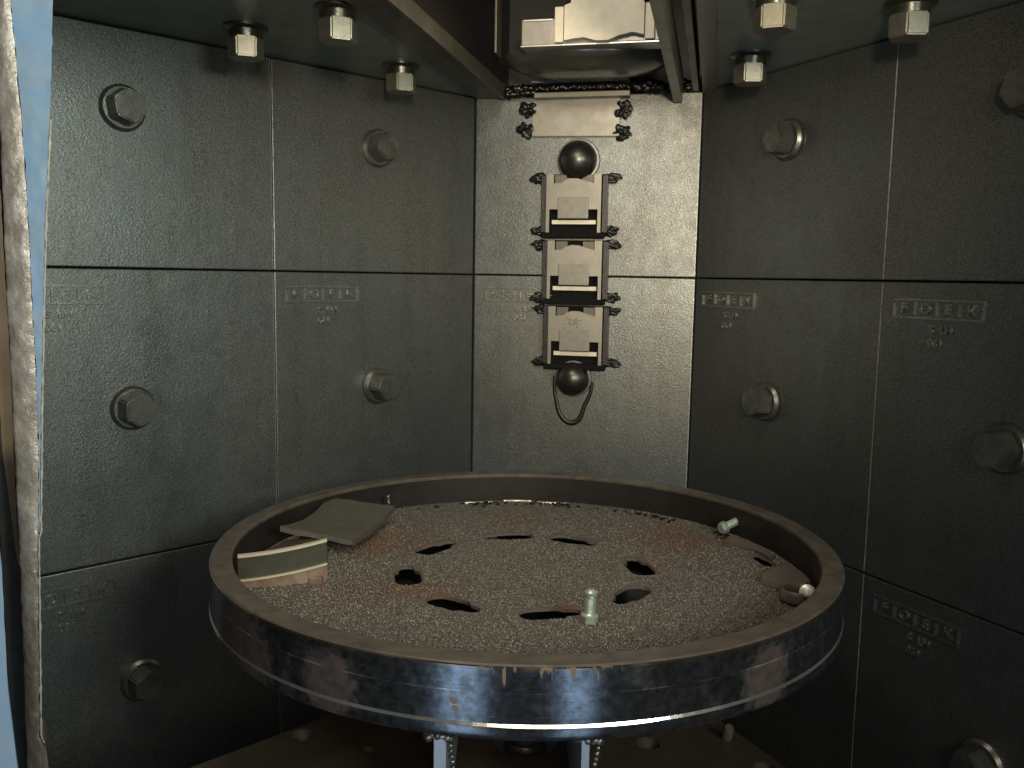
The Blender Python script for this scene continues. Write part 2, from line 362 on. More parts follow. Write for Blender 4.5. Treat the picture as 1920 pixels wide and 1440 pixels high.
# ------------------------------------------------------------------ LINER PLATES
GAP = 0.0007
def lettering_me(small1='S  LH', small2='061', seed=1):
    bm = bmesh.new(); lr = random.Random(seed)
    w, h, r, d = 0.098, 0.019, 0.0009, 0.0022
    x0, z1 = 0.0155, -0.0165; z0 = z1-h; x1 = x0+w
    add_box(bm, (x0, -d*0.7, z1-r*2.2), (x1, 0.0005, z1)); add_box(bm, (x0, -d*0.7, z0), (x1, 0.0005, z0+r*2.2))
    bm.faces.ensure_lookup_table(); nd = len(bm.faces)
    for k in range(5):
        x = x0 + (w-r*2)*k/4
        add_box(bm, (x, -d*1.05, z0+r*2.3+lr.uniform(0, .002)), (x+r*1.8, 0.0005, z1-r*2.3-lr.uniform(0, .003)))
    nb = len(bm.faces)
    for i, ch in enumerate('FOEK'):
        tm = text_mesh(ch, 0.0135)
        n0 = len(bm.verts); bm.from_mesh(tm); bm.verts.ensure_lookup_table()
        cx = x0 + w*(i+0.5)/4
        for v in bm.verts[n0:]: v.co = Vector((cx + v.co.x*1.15, -v.co.z-0.0003, (z0+z1)/2 + v.co.y))
    for s_, cx, cz, sz in ((small1, x0+0.055, z0-0.0095, 0.0105), (small2, x0+0.050, z0-0.0225, 0.0105)):
        tm = text_mesh(s_, sz)
        n0 = len(bm.verts); bm.from_mesh(tm); bm.verts.ensure_lookup_table()
        for v in bm.verts[n0:]: v.co = Vector((cx + v.co.x*1.1, -v.co.z-0.0003, cz + v.co.y))
    bm.faces.ensure_lookup_table()
    for i, f in enumerate(bm.faces): f.material_index = 1 if i < nd else (2 if i < nb else 0)
    me = bm_mesh(bm, 'lettering'); me.materials.clear()
    for k in ('letter', 'railing', 'edge_glint'): me.materials.append(M[k])
    return me
LET = lettering_me()
def plate_me(h, w=0.30, edge_glint=True):
    bm = bmesh.new(); add_box(bm, (GAP, 0, -h+GAP*1.3), (w-GAP, PT, -GAP*1.3), 0.0012)
    me = bm_mesh(bm, 'liner_plate'); me.materials.append(M['liner']); me.materials.append(M['edge_glint'])
    for p in me.polygons:
        n = p.normal
        if edge_glint and n.x > 0.2 and n.y < -0.2 and abs(n.z) < 0.2 and p.center.x > w-0.004: p.material_index = 1  # seam glint put into the colour of this bevel
    return me
PM = {PH: plate_me(PH), 'n': plate_me(PH, edge_glint=False), 'ntop': plate_me(ZC-ZJ-0.001, edge_glint=False), 'c': plate_me(PH, 0.2965), 'top': plate_me(ZC-ZJ-0.001), 'ctop': plate_me(ZC-ZJ-0.001, 0.2965)}
def plate(MW, x, ztop, key, label, letters, dy=0.0):
    o = link('liner_plate', PM[key], None, None, MW @ Matrix.Translation((x, dy, ztop)))
    tag(o, label, 'liner plate', 'square cast liner plates on the chamber walls')
    if letters:
        link('lettering', LET, None, o)
    return o
TOPZ = ZC-0.001
for x, side in ((0.0, 'nearer the blue door jamb'), (0.30, 'beside the back panel')):
    dy = 0.0 if x == 0 else 0.0012
    plate(ML, x, TOPZ, ('top' if x == 0 else 'ntop'), 'dark grey cast plate at top of left wall, %s' % side, False, dy)
    plate(ML, x, ZJ, (PH if x == 0 else 'n'), 'dark grey cast plate in middle row of left wall, %s' % side, True, dy)
    plate(ML, x, ZJ-PH, (PH if x == 0 else 'n'), 'dark lowest cast plate on left wall, %s' % side, True, dy)
for x, side in ((0.0, 'beside the back panel'), (0.30, 'at the right edge of the photo')):
    dy = 0.0 if x == 0.30 else 0.0012
    plate(MR, x, TOPZ, 'top', 'near black cast plate at top of right wall, %s' % side, False, dy)
    plate(MR, x, ZJ, PH, 'near black middle plate of right wall, %s' % side, True, dy)
    plate(MR, x, ZJ-PH, PH, 'black lowest cast plate of right wall, %s' % side, True, dy)
plate(MC, 0.0, TOPZ, 'ctop', 'brightly lit grainy back plate behind the upper metal clips', False)
plate(MC, 0.0, ZJ, 'c', 'lit grainy back plate behind the lowest clip and lower dome nut', True)
plate(MC, 0.0, ZJ-PH, 'c', 'dark back plate low behind the round table', False)

# ------------------------------------------------------------------ BOLTS
def hex_profile(bm, layers, rot=0.0):
    """layers: (circumradius, z) hex prism stack along z"""
    rings = []
    for r, z in layers:
        rings.append([bm.verts.new((r*math.cos(math.pi/3*i+rot), r*math.sin(math.pi/3*i+rot), z)) for i in range(6)])
    for a, b in zip(rings, rings[1:]):
        for i in range(6): bm.faces.new((a[i], a[(i+1) % 6], b[(i+1) % 6], b[i]))
    bm.faces.new(rings[0]); bm.faces.new(rings[-1])
def hex_me(name, R, h, taper, bev):
    bm = bmesh.new(); hex_profile(bm, [(R, 0), (R*taper, h)])
    bmesh.ops.bevel(bm, geom=list(bm.edges), offset=bev, segments=2, affect='EDGES')
    return bm_mesh(bm, name, True, 25)
H_WALL = hex_me('hex_head', 0.0190, 0.0195, 0.88, 0.0014); H_WALL.materials.append(M['bolt'])
W_WALL = lathe_me('washer', [(0.0001, 0), (0.0228, 0.0), (0.0228, 0.0022), (0.0200, 0.0052), (0.0001, 0.0052)], 48); W_WALL.materials.append(M['bolt'])
H_CEIL = hex_me('hex_head', 0.0182, 0.0190, 0.98, 0.0013); H_CEIL.materials.append(M['cbolt'])
W_CEIL = lathe_me('washer', [(0.0001, 0), (0.0215, 0.0), (0.0215, 0.0022), (0.0165, 0.0045), (0.0160, 0.0115), (0.0001, 0.0115)], 48); W_CEIL.materials.append(M['cwash'])
def bolt(P, nrm, rot, label, ceil=False, up=Vector((0, 0, 1))):
    z = nrm.normalized()
    x = up.cross(z).normalized() if abs(z.z) < 0.9 else Vector((1, 0, 0)); y = z.cross(x)
    R = Matrix((x, y, z)).transposed().to_4x4()
    e = empty('ceiling_bolt' if ceil else 'liner_bolt', Matrix.Translation(P) @ R @ Matrix.Rotation(rot, 4, 'Z'))
    tag(e, label, 'bolt', 'bolts hanging from the ceiling' if ceil else 'hex bolts fixing the wall plates')
    link('washer', W_CEIL if ceil else W_WALL, None, e)
    h = link('hex_head', H_CEIL if ceil else H_WALL, None, e); h.location = (0, 0, 0.0115 if ceil else 0.0052)
    return e
def onL(s, z): return CL + DL*s + Vector((0, 0, z))
def onR(s, z): return CR + DR*s + Vector((0, 0, z))
PI = math.pi
bolt(onL(0.463, 0.159), NL, PI/6+0.15, 'hex bolt on upper left wall plate nearest the blue door jamb')
bolt(onL(0.158, 0.153), NL, 0.25, 'hex bolt on upper left wall plate next to the back panel')
bolt(onL(0.463, -0.140), NL, PI/6-0.05, 'hex bolt on middle left wall plate, under the cast lettering by the jamb')
bolt(onL(0.158, -0.139), NL, 0.1, 'small looking hex bolt on middle left plate beside the back panel')
bolt(onL(0.463, -0.433), NL, 0.5, 'dim hex bolt low on left wall, below the table rim')
bolt(onR(0.156, 0.1564), NR, 0.0, 'hex bolt on upper right wall plate next to the back panel')
bolt(onR(0.142, -0.140), NR, 0.45, 'dim hex bolt on middle right plate above the table edge')
bolt(onR(0.443, -0.141), NR, 0.08, 'hex bolt with bright flat at the middle of the right photo edge')
bolt(onR(0.443, 0.160), NR, 0.2, 'hex bolt barely showing at the upper right photo edge')
bolt(onR(0.446, -0.430), NR, 0.3, 'hex bolt in the bottom right corner of the photo')
dn = Vector((0, 0, -1))
for (x, y, r, lab) in ((-0.2651, 0.9023, 0.20, 'hanging ceiling bolt right above the left wall seam'),
                       (-0.1620, 0.8344, 0.12, 'hanging ceiling bolt second from left with bright square face'),
                       (-0.1323, 1.0517, 0.10, 'hanging ceiling bolt lowest on left side near the chute flange'),
                       (0.2142, 0.7754, -0.15, 'bright hanging ceiling bolt cut by top edge, right of the chute'),
                       (0.2467, 0.9775, -0.50, 'duller hanging ceiling bolt below and left of a brighter one, right of chute'),
                       (0.3332, 0.7907, -0.56, 'bluish hanging ceiling bolt furthest to the right')):
    bolt(Vector((x, y, ZC)), dn, r+PI/6+math.atan2(x, y)*0.0, lab, True)

# ------------------------------------------------------------------ BACK PANEL FITTINGS (local x along panel, y into the wall, z up)
def welds(parent, spots, seed=0, r=0.0065):
    rw_ = random.Random(seed)
    for i, (x, z, sx, sz) in enumerate(spots):
        bm = bmesh.new()
        add_blob(bm, (x, -0.003, z), r*1.45, seed+i*5, 0.8, 4, (sx*1.2, .7, sz), 1.7)
        add_blob(bm, (x+rw_.uniform(-.006, .006), -0.004, z+rw_.uniform(-.003, .003)), r*1.0, seed+i*7+1, 0.8, 3, (sx*1.2, .8, sz*0.8), 2.4)
        for k in range(2):
            add_blob(bm, (x+rw_.uniform(-.010, .010), -0.001, z+rw_.uniform(-.007, .007)), 0.0011, seed+k, 0.5, 1)
        link('tack_weld', bm_mesh(bm, 'tack_weld', True), 'darkweld', parent)
# spacer plate
sp = tag(link('cover_plate', prism_me('cover_plate', [(0.0785, 0.1835), (0.0800, 0.2335), (0.1925, 0.2302), (0.1932, 0.1820)], -0.006, -0.0005, 'y', 0.0006), 'smooth', None, MC),
         'smooth pale rectangular plate tack welded at its corners above the dome nut', 'plate')
welds(sp, [(0.0722, 0.2178, 1, 0.8), (0.0706, 0.1918, 1, 0.9), (0.1970, 0.2147, 0.8, 1.2), (0.1968, 0.1873, 1, 0.9)], 3)
# dome nuts
def dome(x, z, R, lab):
    e = tag(empty('dome_nut', MC @ Matrix.Translation((x, 0, z)) @ Matrix.Rotation(PI/2, 4, 'X')), lab, 'dome nut', 'domed nuts on the back panel')
    prof = [(R*1.02, 0.004), (R*1.02, 0.010)] + [(R*math.cos(a), 0.010 + R*0.85*math.sin(a)) for a in [i*PI/2/14 for i in range(1, 14)]] + [(0.0004, 0.010+R*0.85)]
    link('cap', lathe_me('cap', prof, 64), 'dome', e)
    link('washer', lathe_me('washer', [(R*1.10, 0.0), (R*1.16, 0.0012), (R*1.12, 0.003), (R*0.9, 0.0032)], 64), 'bolt', e)
dome(0.1404, 0.152, 0.0245, 'dark shiny dome nut under the pale cover plate')
dome(0.1406, -0.1345, 0.0215, 'dark dome nut under the lowest clip with a dark shadow outline below it')
# dark loop modelled in place of the dome nut's shadow outline
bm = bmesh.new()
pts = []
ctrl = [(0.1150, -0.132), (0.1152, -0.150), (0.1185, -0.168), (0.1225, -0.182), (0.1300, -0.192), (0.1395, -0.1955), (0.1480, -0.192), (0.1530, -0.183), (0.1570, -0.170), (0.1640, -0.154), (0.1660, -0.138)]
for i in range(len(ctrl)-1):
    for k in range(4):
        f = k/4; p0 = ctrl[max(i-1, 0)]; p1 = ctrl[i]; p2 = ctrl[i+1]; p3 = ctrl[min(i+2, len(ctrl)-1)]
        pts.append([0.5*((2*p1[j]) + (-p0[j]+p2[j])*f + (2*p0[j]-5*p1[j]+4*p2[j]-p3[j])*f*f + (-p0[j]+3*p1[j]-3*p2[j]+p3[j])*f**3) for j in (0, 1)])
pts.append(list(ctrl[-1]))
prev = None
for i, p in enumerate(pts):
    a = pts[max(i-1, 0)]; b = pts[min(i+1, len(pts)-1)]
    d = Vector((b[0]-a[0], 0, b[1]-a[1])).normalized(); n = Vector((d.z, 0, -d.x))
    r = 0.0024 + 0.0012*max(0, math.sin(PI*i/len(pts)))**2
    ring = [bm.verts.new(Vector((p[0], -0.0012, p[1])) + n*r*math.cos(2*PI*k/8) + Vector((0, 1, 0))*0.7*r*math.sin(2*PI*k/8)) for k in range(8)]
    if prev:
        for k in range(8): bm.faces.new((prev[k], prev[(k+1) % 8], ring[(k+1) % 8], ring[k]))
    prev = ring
tag(link('shadow_loop', bm_mesh(bm, 'shadow_loop', True), 'darkweld', None, MC), 'thin dark loop modelled as the shadow below the lower dome nut', 'loop')

# clips: stacked catches
def clip(x0, x1, z0, z1, lab, seed, marks=False):
    e = tag(empty('metal_clip', MC @ Matrix.Translation((0, 0, 0))), lab, 'clip', 'boxy metal clips stacked on the back panel')
    D = 0.016; w = x1-x0; h = z1-z0
    link('mouth_shade', box_me('mouth_shade', (x0+0.003, -0.003, z0), (x1-0.003, -0.0004, z1)), 'void', e)  # black sheet paints the deep shadow of the mouth
    for sx in (x0-0.001, x1-0.006):                         # dark outer side bars
        link('side_bar', box_me('side_bar', (sx, -D*0.7, z0+0.001), (sx+0.007, -0.0004, z1-0.002), 0.0006), 'darkweld', e)
    a, b = x0+0.0068, x1-0.0068
    # front cover: profile with a notch cut at top and a wide mouth at the bottom
    m = z0 + h*0.40; t1 = z1-0.001; nt_ = z1-h*0.17
    lx, rx = a+0.0095, b-0.0095
    cx = (a+b)/2
    crown = [(lx, nt_), (lx+w*0.12, nt_+0.0006), (cx-w*0.14, nt_+h*0.055), (cx-0.004, nt_+h*0.085), (cx+0.006, nt_+h*0.08), (cx+w*0.16, nt_+h*0.045), (rx-w*0.04, nt_+0.001), (rx, nt_)]
    cover = [(a, z0+0.001), (a, t1), (lx, t1)] + crown + [(rx, t1), (b, t1), (b, z0+0.001), (b-0.0042, z0+0.001), (b-0.0042, m), (a+0.0042, m), (a+0.0042, z0+0.001)]
    link('cover', prism_me('cover', cover, -D, -D+0.003, 'y'), 'smooth', e)
    link('inner_block', box_me('inner_block', (lx+0.001, -D*0.72, nt_-0.006), (cx-w*0.12, -0.003, t1-0.001)), 'flange', e)
    link('inner_block', box_me('inner_block', (cx+w*0.12, -D*0.72, nt_-0.006), (rx-0.001, -0.003, t1-0.001)), 'flange', e)
    tw = w*0.235
    link('tongue', box_me('tongue', (cx-tw, -D-0.0035, z0+h*0.245), (cx+tw, -D-0.0002, z0+h*0.60), 0.0007), 'tongue', e)
    link('cross_bar', box_me('cross_bar', (cx-w*0.34, -D*0.62, z0+h*0.155), (cx+w*0.34, -D*0.62+0.004, z0+h*0.225), 0.0004), 'bright', e)
    link('gap_shade', box_me('gap_shade', (x0+0.002, -D*0.98, z0-0.0055), (x1-0.002, -0.003, z0+0.0020), 0.0004), 'void', e)  # black strip for the shaded gap under each clip
    welds(e, [(x0-0.003, z0+0.003, 1.25, 0.75), (x1+0.003, z0+0.004, 1.2, 0.8), (x0-0.003, z1-0.006, 1.2, 0.7), (x1+0.003, z1-0.006, 1.2, 0.7)], seed, 0.0055)
    if marks:
        bm = bmesh.new()
        for k in range(46):
            add_blob(bm, (cx+random.gauss(0, w*0.09), -D-0.0002, nt_-h*0.10+random.gauss(0, h*0.04)), random.uniform(.0005, .0012), k, 0.6, 1)
        link('stamp_mark', bm_mesh(bm, 'stamp_mark', True), 'smooth', e)
clip(0.0945, 0.1800, 0.0575, 0.1345, 'topmost of three boxy clips, directly under the upper dome nut', 11)
clip(0.0975, 0.1830, -0.0290, 0.0490, 'middle of three boxy clips, crossing the horizontal plate joint', 31)
clip(0.1005, 0.1860, -0.1155, -0.0370, 'lowest of three boxy clips, with a stamped mark, above the lower dome nut', 51, True)

# welded strip across the top of the back panel
e = tag(empty('welded_strip', MC @ Matrix.Translation((0, 0, 0))), 'pair of short bars with shiny weld between, at top of lit panel', 'welded bar')
link('upper_bar', box_me('upper_bar', (0.080, -0.024, 0.2475), (0.205, -0.004, 0.2545), 0.0006), 'smooth', e)
link('lower_bar', box_me('lower_bar', (0.083, -0.021, 0.2292), (0.2065, -0.003, 0.2362), 0.0012), 'smooth', e)
bm = bmesh.new()
for i in range(60):
    add_blob(bm, (0.086+0.118*i/59, -0.017, 0.2418+random.uniform(-.0012, .0012)), random.uniform(.0030, .0046), i, 0.5, 2, (1, 1, 1))
link('weld_bead', bm_mesh(bm, 'weld_bead', True), 'weld', e)
for lo_, hi_, n_, lab in ((0.212, 0.285, 46, 'lumpy dark weld at top right of the lit panel beside the short bars'),
                         (0.045, 0.078, 24, 'lumpy dark weld at top left of the lit panel beside the short bars')):
    bm = bmesh.new()
    for i in range(n_):
        x = lo_+(hi_-lo_)*(i+random.random())/n_
        add_blob(bm, (x, -0.010+random.uniform(-.003, .003), 0.240+random.uniform(-.003, .005)+(x-0.16)*0.01), random.uniform(.0034, .0058), i, 0.8, 2, (1.5, 1, .9))
    tag(link('seam_weld', bm_mesh(bm, 'seam_weld', True), 'weld', None, MC), lab, 'weld', 'welds along the panel top')

# ------------------------------------------------------------------ CHUTE above the slot
e = tag(empty('chute', MC @ Matrix.Translation((0, 0, ZC))), 'dark rectangular shaft rising from the ceiling slot, edged with steel angles', 'chute')
H = 0.42
link('side_wall', box_me('side_wall', (S0-0.004, -T1, 0.0125), (S0, 0.03, H)), 'black', e)
link('side_wall', box_me('side_wall', (S1, -T1, 0.0125), (S1+0.004, 0.03, H)), 'black', e)
link('back_wall', box_me('back_wall', (S0, 0.026, 0.0), (S1, 0.030, H)), 'black', e)
link('roof', box_me('roof', (S0-0.004, -T1, H+.001), (S1+0.004, 0.03, H+0.005)), 'black', e)
link('edge_angle', box_me('edge_angle', (0.0, -T1, -0.0035), (S0-0.002, -0.002, -0.0005), 0.0006), 'flange', e)
link('edge_angle', box_me('edge_angle', (S0-0.0015, -T1, -0.006), (S0+0.003, -0.002, 0.012), 0.0006), 'flange', e)
link('edge_angle', box_me('edge_angle', (0.2965, -T1, -0.0045), (0.313, -0.004, -0.0005), 0.0006), 'smooth', e)
link('inner_rail', box_me('inner_rail', (0.284, -T1, -0.002), (0.2915, -0.006, 0.03), 0.0006), 'flange', e)
tag(link('hanging_bar', box_me('hanging_bar', (0.2605, -0.66, 0.2215), (0.2715, -0.006, 0.258), 0.0012), 'smooth', None, MC),
    'pale flat bar running overhead beside the right edge of the ceiling slot', 'bar')
bm = bmesh.new(); add_box(bm, (0.0560, -0.125, 0.262), (0.0585, -0.10, 0.36), 0.0004)
tag(link('guide_plate', bm_mesh(bm, 'guide_plate'), 'flange', None, MC), 'thin dark upright plate inside the left side of the ceiling slot', 'plate')
# bowl shaped housing
bowl = [(0.0004, 0.2430), (0.050, 0.2430), (0.056, 0.2442), (0.074, 0.2470), (0.090, 0.2520), (0.099, 0.2570), (0.103, 0.2625), (0.1035, 0.2660), (0.0004, 0.2665)]
bo = tag(link('round_housing', lathe_me('round_housing', bowl, 96, True, 60), 'drum', None, MC @ Matrix.Translation((0.160, -0.072, 0.0)) @ Matrix.Diagonal((1.0, 0.60, 1.0, 1.0))),
         'dark glossy shallow round housing above the welded bars at the top', 'housing')
# pale block on flat plate
e = tag(empty('mounting_block', MC @ Matrix.Translation((0, 0, 0))), 'bright cream painted block and post standing on a thin steel plate at the top edge', 'mounting block')
link('base_plate', box_me('base_plate', (0.0940, -0.150, 0.2620), (0.2585, -0.120, 0.2905), 0.0010), 'smooth', e)
link('base_rim', box_me('base_rim', (0.0935, -0.152, 0.2600), (0.2590, -0.120, 0.2618), 0.0004), 'brightm', e)
link('top_rim', box_me('top_rim', (0.0960, -0.1515, 0.2880), (0.1300, -0.1502, 0.2902), 0.0004), 'brightm', e)
link('shoulder', box_me('shoulder', (0.1335, -0.1575, 0.2625), (0.1435, -0.1505, 0.3010), 0.0012), 'block', e)
link('shoulder', box_me('shoulder', (0.2345, -0.1575, 0.2625), (0.2450, -0.1505, 0.3010), 0.0012), 'block', e)
link('post', prism_me('post', [(0.1447, 0.2640), (0.1447, 0.3015), (0.1520, 0.3040), (0.1520, 0.62), (0.2300, 0.62), (0.2300, 0.3040), (0.2335, 0.3015), (0.2335, 0.2670),
     (0.221, 0.2700), (0.206, 0.2670), (0.194, 0.2625), (0.181, 0.2625), (0.167, 0.2665), (0.155, 0.2655)], -0.1590, -0.1510, 'y'), 'block', e)

# ------------------------------------------------------------------ TURNTABLE
tt = tag(empty('turntable', Vector((TX, TY, FLZ-0.02))), 'big round rusty steel turntable with raised rim and oval slots, in the middle', 'turntable')
def tl(name, me, mat): return link(name, me, mat, tt, None)
def shift(me, dz):
    me.transform(Matrix.Translation((0, 0, dz))); return me
Z0 = FLZ-0.02
B = -0.2735
tl('rim_band', shift(lathe_me('rim_band', [(TR-0.0006, TZ-0.0012), (TR, TZ-0.0018), (TR, B+0.0102), (TR+0.0006, B+0.0078), (TR+0.0006, B+0.0015), (TR, B), (TR-0.006, B), (TR-0.006, TZ-0.0012)], 192, True, 30, closed=True), -Z0), 'band')
tl('machined_line', shift(lathe_me('machined_line', [(TR-0.0002, B+0.0106), (TR+0.0009, B+0.0084), (TR+0.0004, B+0.0078), (TR-0.0002, B+0.0078)], 192, False, 30, closed=True), -Z0), 'line')
tl('rim_edge', shift(lathe_me('rim_edge', [(TR-0.0004, TZ-0.0010), (TR-0.0016, TZ), (TR-TT+0.001, TZ), (TR-TT, TZ-0.001), (TR-TT, TZ-0.0035), (TR-0.0004, TZ-0.00105)], 192, True, 30, closed=True), -Z0), 'rimtop')
tl('inner_wall', shift(lathe_me('inner_wall', [(TR-TT+0.0004, TZ-0.0036), (TR-TT+0.0004, FLZ-0.004), (TR-0.0066, FLZ-0.004), (TR-0.0066, TZ-0.0036)], 192, True, 30, closed=True), -Z0), 'innerband')
# floor disc with slots via a filled 2D curve
cu = bpy.data.curves.new('disc', 'CURVE'); cu.dimensions = '2D'; cu.fill_mode = 'BOTH'; cu.extrude = 0.0014
def poly(pts):
    s = cu.splines.new('POLY'); s.points.add(len(pts)-1)
    for p, q in zip(s.points, pts): p.co = (q[0], q[1], 0, 1)
    s.use_cyclic_u = True
poly([((TR-TT-0.0006)*math.cos(2*PI*i/160), (TR-TT-0.0006)*math.sin(2*PI*i/160)) for i in range(160)])
slots = []
def slot(ang, r, L1=0.0265, L2=0.0235, w1=0.0115, w2=0.0070, flip=False, dirn=None):
    a = math.radians(ang); c = Vector((r*math.cos(a), r*math.sin(a)))
    t = Vector((-math.sin(a), math.cos(a))); n = Vector((math.cos(a), math.sin(a)))
    if dirn is not None: t = Vector((math.cos(math.radians(dirn)), math.sin(math.radians(dirn)))); n = Vector((-t.y, t.x))
    if flip: t = -t
    pts = []
    for k in range(9):
        q = PI/2 + PI*k/8; pts.append((-L1+w1*1.0 + w1*math.cos(q), w1*math.sin(q)))
    pts += [(L2*0.28, -w1), (L2*0.45, -w2)]
    for k in range(7):
        q = -PI/2 + PI*k/6; pts.append((L2-w2+w2*math.cos(q), w2*math.sin(q)))
    pts += [(L2*0.45, w2), (L2*0.28, w1)]
    out = []
    for x, y in pts:
        x += random.uniform(-.00015, .00015); y += random.uniform(-.00015, .00015)
        v = c + t*x + n*y; out.append((v.x, v.y))
    slots.append((c, t, n, L1, L2, w1)); poly(out)
for ang, fl in ((281, False), (237, False), (190, True), (143, True), (99.5, False), (61, True), (9, False), (325, True)):
    slot(ang, 0.1035, flip=fl)
slot(10, 0.2245, 0.018, 0.018, 0.0065, 0.0045, dirn=102)
co = bpy.data.objects.new('disc', cu); COL.objects.link(co); bpy.context.view_layer.update()
me = bpy.data.meshes.new_from_object(co.evaluated_get(bpy.context.evaluated_depsgraph_get())); bpy.data.objects.remove(co)
me.name = 'floor_disc'; me.materials.clear()
me.transform(Matrix.Translation((0, 0, FLZ-0.0014-Z0)))
tl('floor_disc', me, 'table')
# plate lugs on the floor near the rim
tl('floor_lug', prism_me('floor_lug', [(0.205, -0.012), (0.226, 0.004), (0.238, 0.022), (0.242, -0.010), (0.243, -0.030), (0.232, -0.048), (0.215, -0.050), (0.200, -0.030)], FLZ-Z0, FLZ-Z0+0.0055, 'z', 0.0012), 'table')
bs = tl('boss_ring', lathe_me('boss_ring', [(0.0095, 0), (0.0155, 0), (0.0150, 0.006), (0.0125, 0.0085), (0.0100, 0.006)], 40, True, 50, closed=True), 'rimtop'); bs.location = (0.2345-TX, 0.6960-TY, FLZ-Z0+0.003)
tl('floor_lug', prism_me('floor_lug', [(0.196, 0.088), (0.207, 0.108), (0.226, 0.074), (0.236, 0.044), (0.228, 0.036), (0.221, 0.060)], FLZ-Z0, FLZ-Z0+0.004, 'z', 0.0012), 'table')
bm = bmesh.new()
for i in range(14):
    add_blob(bm, (-0.146+random.uniform(-.001, .001), 0.180+random.uniform(-.0015, .0), FLZ-Z0+0.006+i*0.0011), random.uniform(.0010, .0018), i, 0.6, 2)
tl('weld_bead', bm_mesh(bm, 'weld_bead', True), 'cbolt')  # bright lumps standing in for a vertical glint on the inner wall
# ribs and hub below
def rib(x, w, y0, mat='rib'):
    tl('rib', box_me('rib', (x-TX-w/2, y0-TY, B-Z0-0.075), (x-TX+w/2, 0.05, B-Z0-0.001), 0.0006), mat)
rib(-0.0398, 0.0075, 0.5060); rib(0.0478, 0.0050, 0.5060)
link_w = []
for x in (-0.0398, 0.0500):
    bm = bmesh.new()
    for i in range(12):
        add_blob(bm, (x-TX+random.uniform(-.009, .007), 0.5065-TY+random.uniform(0, .006), B-Z0-0.0015-random.uniform(0, .002)), random.uniform(.0018, .003), i, 0.6, 2)
    for i in range(8):
        add_blob(bm, (x-TX+0.0062, 0.512-TY+i*0.006, B-Z0-0.010-i*0.007), random.uniform(.0014, .002), i, 0.6, 2)
    tl('weld_bead', bm_mesh(bm, 'weld_bead', True), 'bolt')
tl('underside', shift(lathe_me('underside', [(0.0004, B+0.0005), (TR-0.0062, B+0.0005), (TR-0.0062, B+0.0020), (0.0004, B+0.0020)], 96), -Z0), 'black')
ld = tag(empty('base_flange', Vector((TX, TY, -0.35))), 'brown angular steel base plate with holes underneath the turntable', 'base plate')
cu = bpy.data.curves.new('disc', 'CURVE'); cu.dimensions = '2D'; cu.fill_mode = 'BOTH'; cu.extrude = 0.005
poly([(x_-TX, y_-TY) for x_, y_ in ((-0.335, 0.478), (-0.130, 0.674), (0.020, 0.735), (0.120, 0.715), (0.168, 0.668), (0.205, 0.590), (0.215, 0.478))])
for cx, cy, r in ((-0.168, -0.130, 0.009), (0.0, -0.128, 0.026), (0.092, -0.134, 0.009), (0.17, -0.165, 0.008), (-0.115, -0.15, 0.005)):
    poly([(cx+r*math.cos(2*PI*i/32), cy+r*math.sin(2*PI*i/32)) for i in range(32)])
co = bpy.data.objects.new('disc', cu); COL.objects.link(co); bpy.context.view_layer.update()
me = bpy.data.meshes.new_from_object(co.evaluated_get(bpy.context.evaluated_depsgraph_get())); bpy.data.objects.remove(co)
me.name = 'plate'; me.materials.clear(); link('plate', me, 'lower', ld)
link('hub', lathe_me('hub', [(0.016, -0.03), (0.016, -0.001), (0.0140, 0.004), (0.0110, 0.0045), (0.0105, 0.009), (0.0004, 0.0095)], 48), 'dark', ld).location = (0.0, -0.128, 0.0)
link('pedestal', lathe_me('pedestal', [(0.10, -0.27), (0.10, -0.006), (0.08, -0.006), (0.08, -0.27)], 64), 'wall', ld)
# small bolt tip on the base flange
bm = bmesh.new(); add_lathe(bm, [(0.0040, 0), (0.0040, 0.012), (0.003, 0.014), (0.0004, 0.0142)], 20); 
tag(link('stud', bm_mesh(bm, 'stud', True, 35), 'rimtop', None, Matrix.Translation((0.167, 0.640, -0.345)) @ Matrix.Rotation(0.5, 4, 'X')), 'short pale stud on the base plate, lower right below the rim', 'stud')

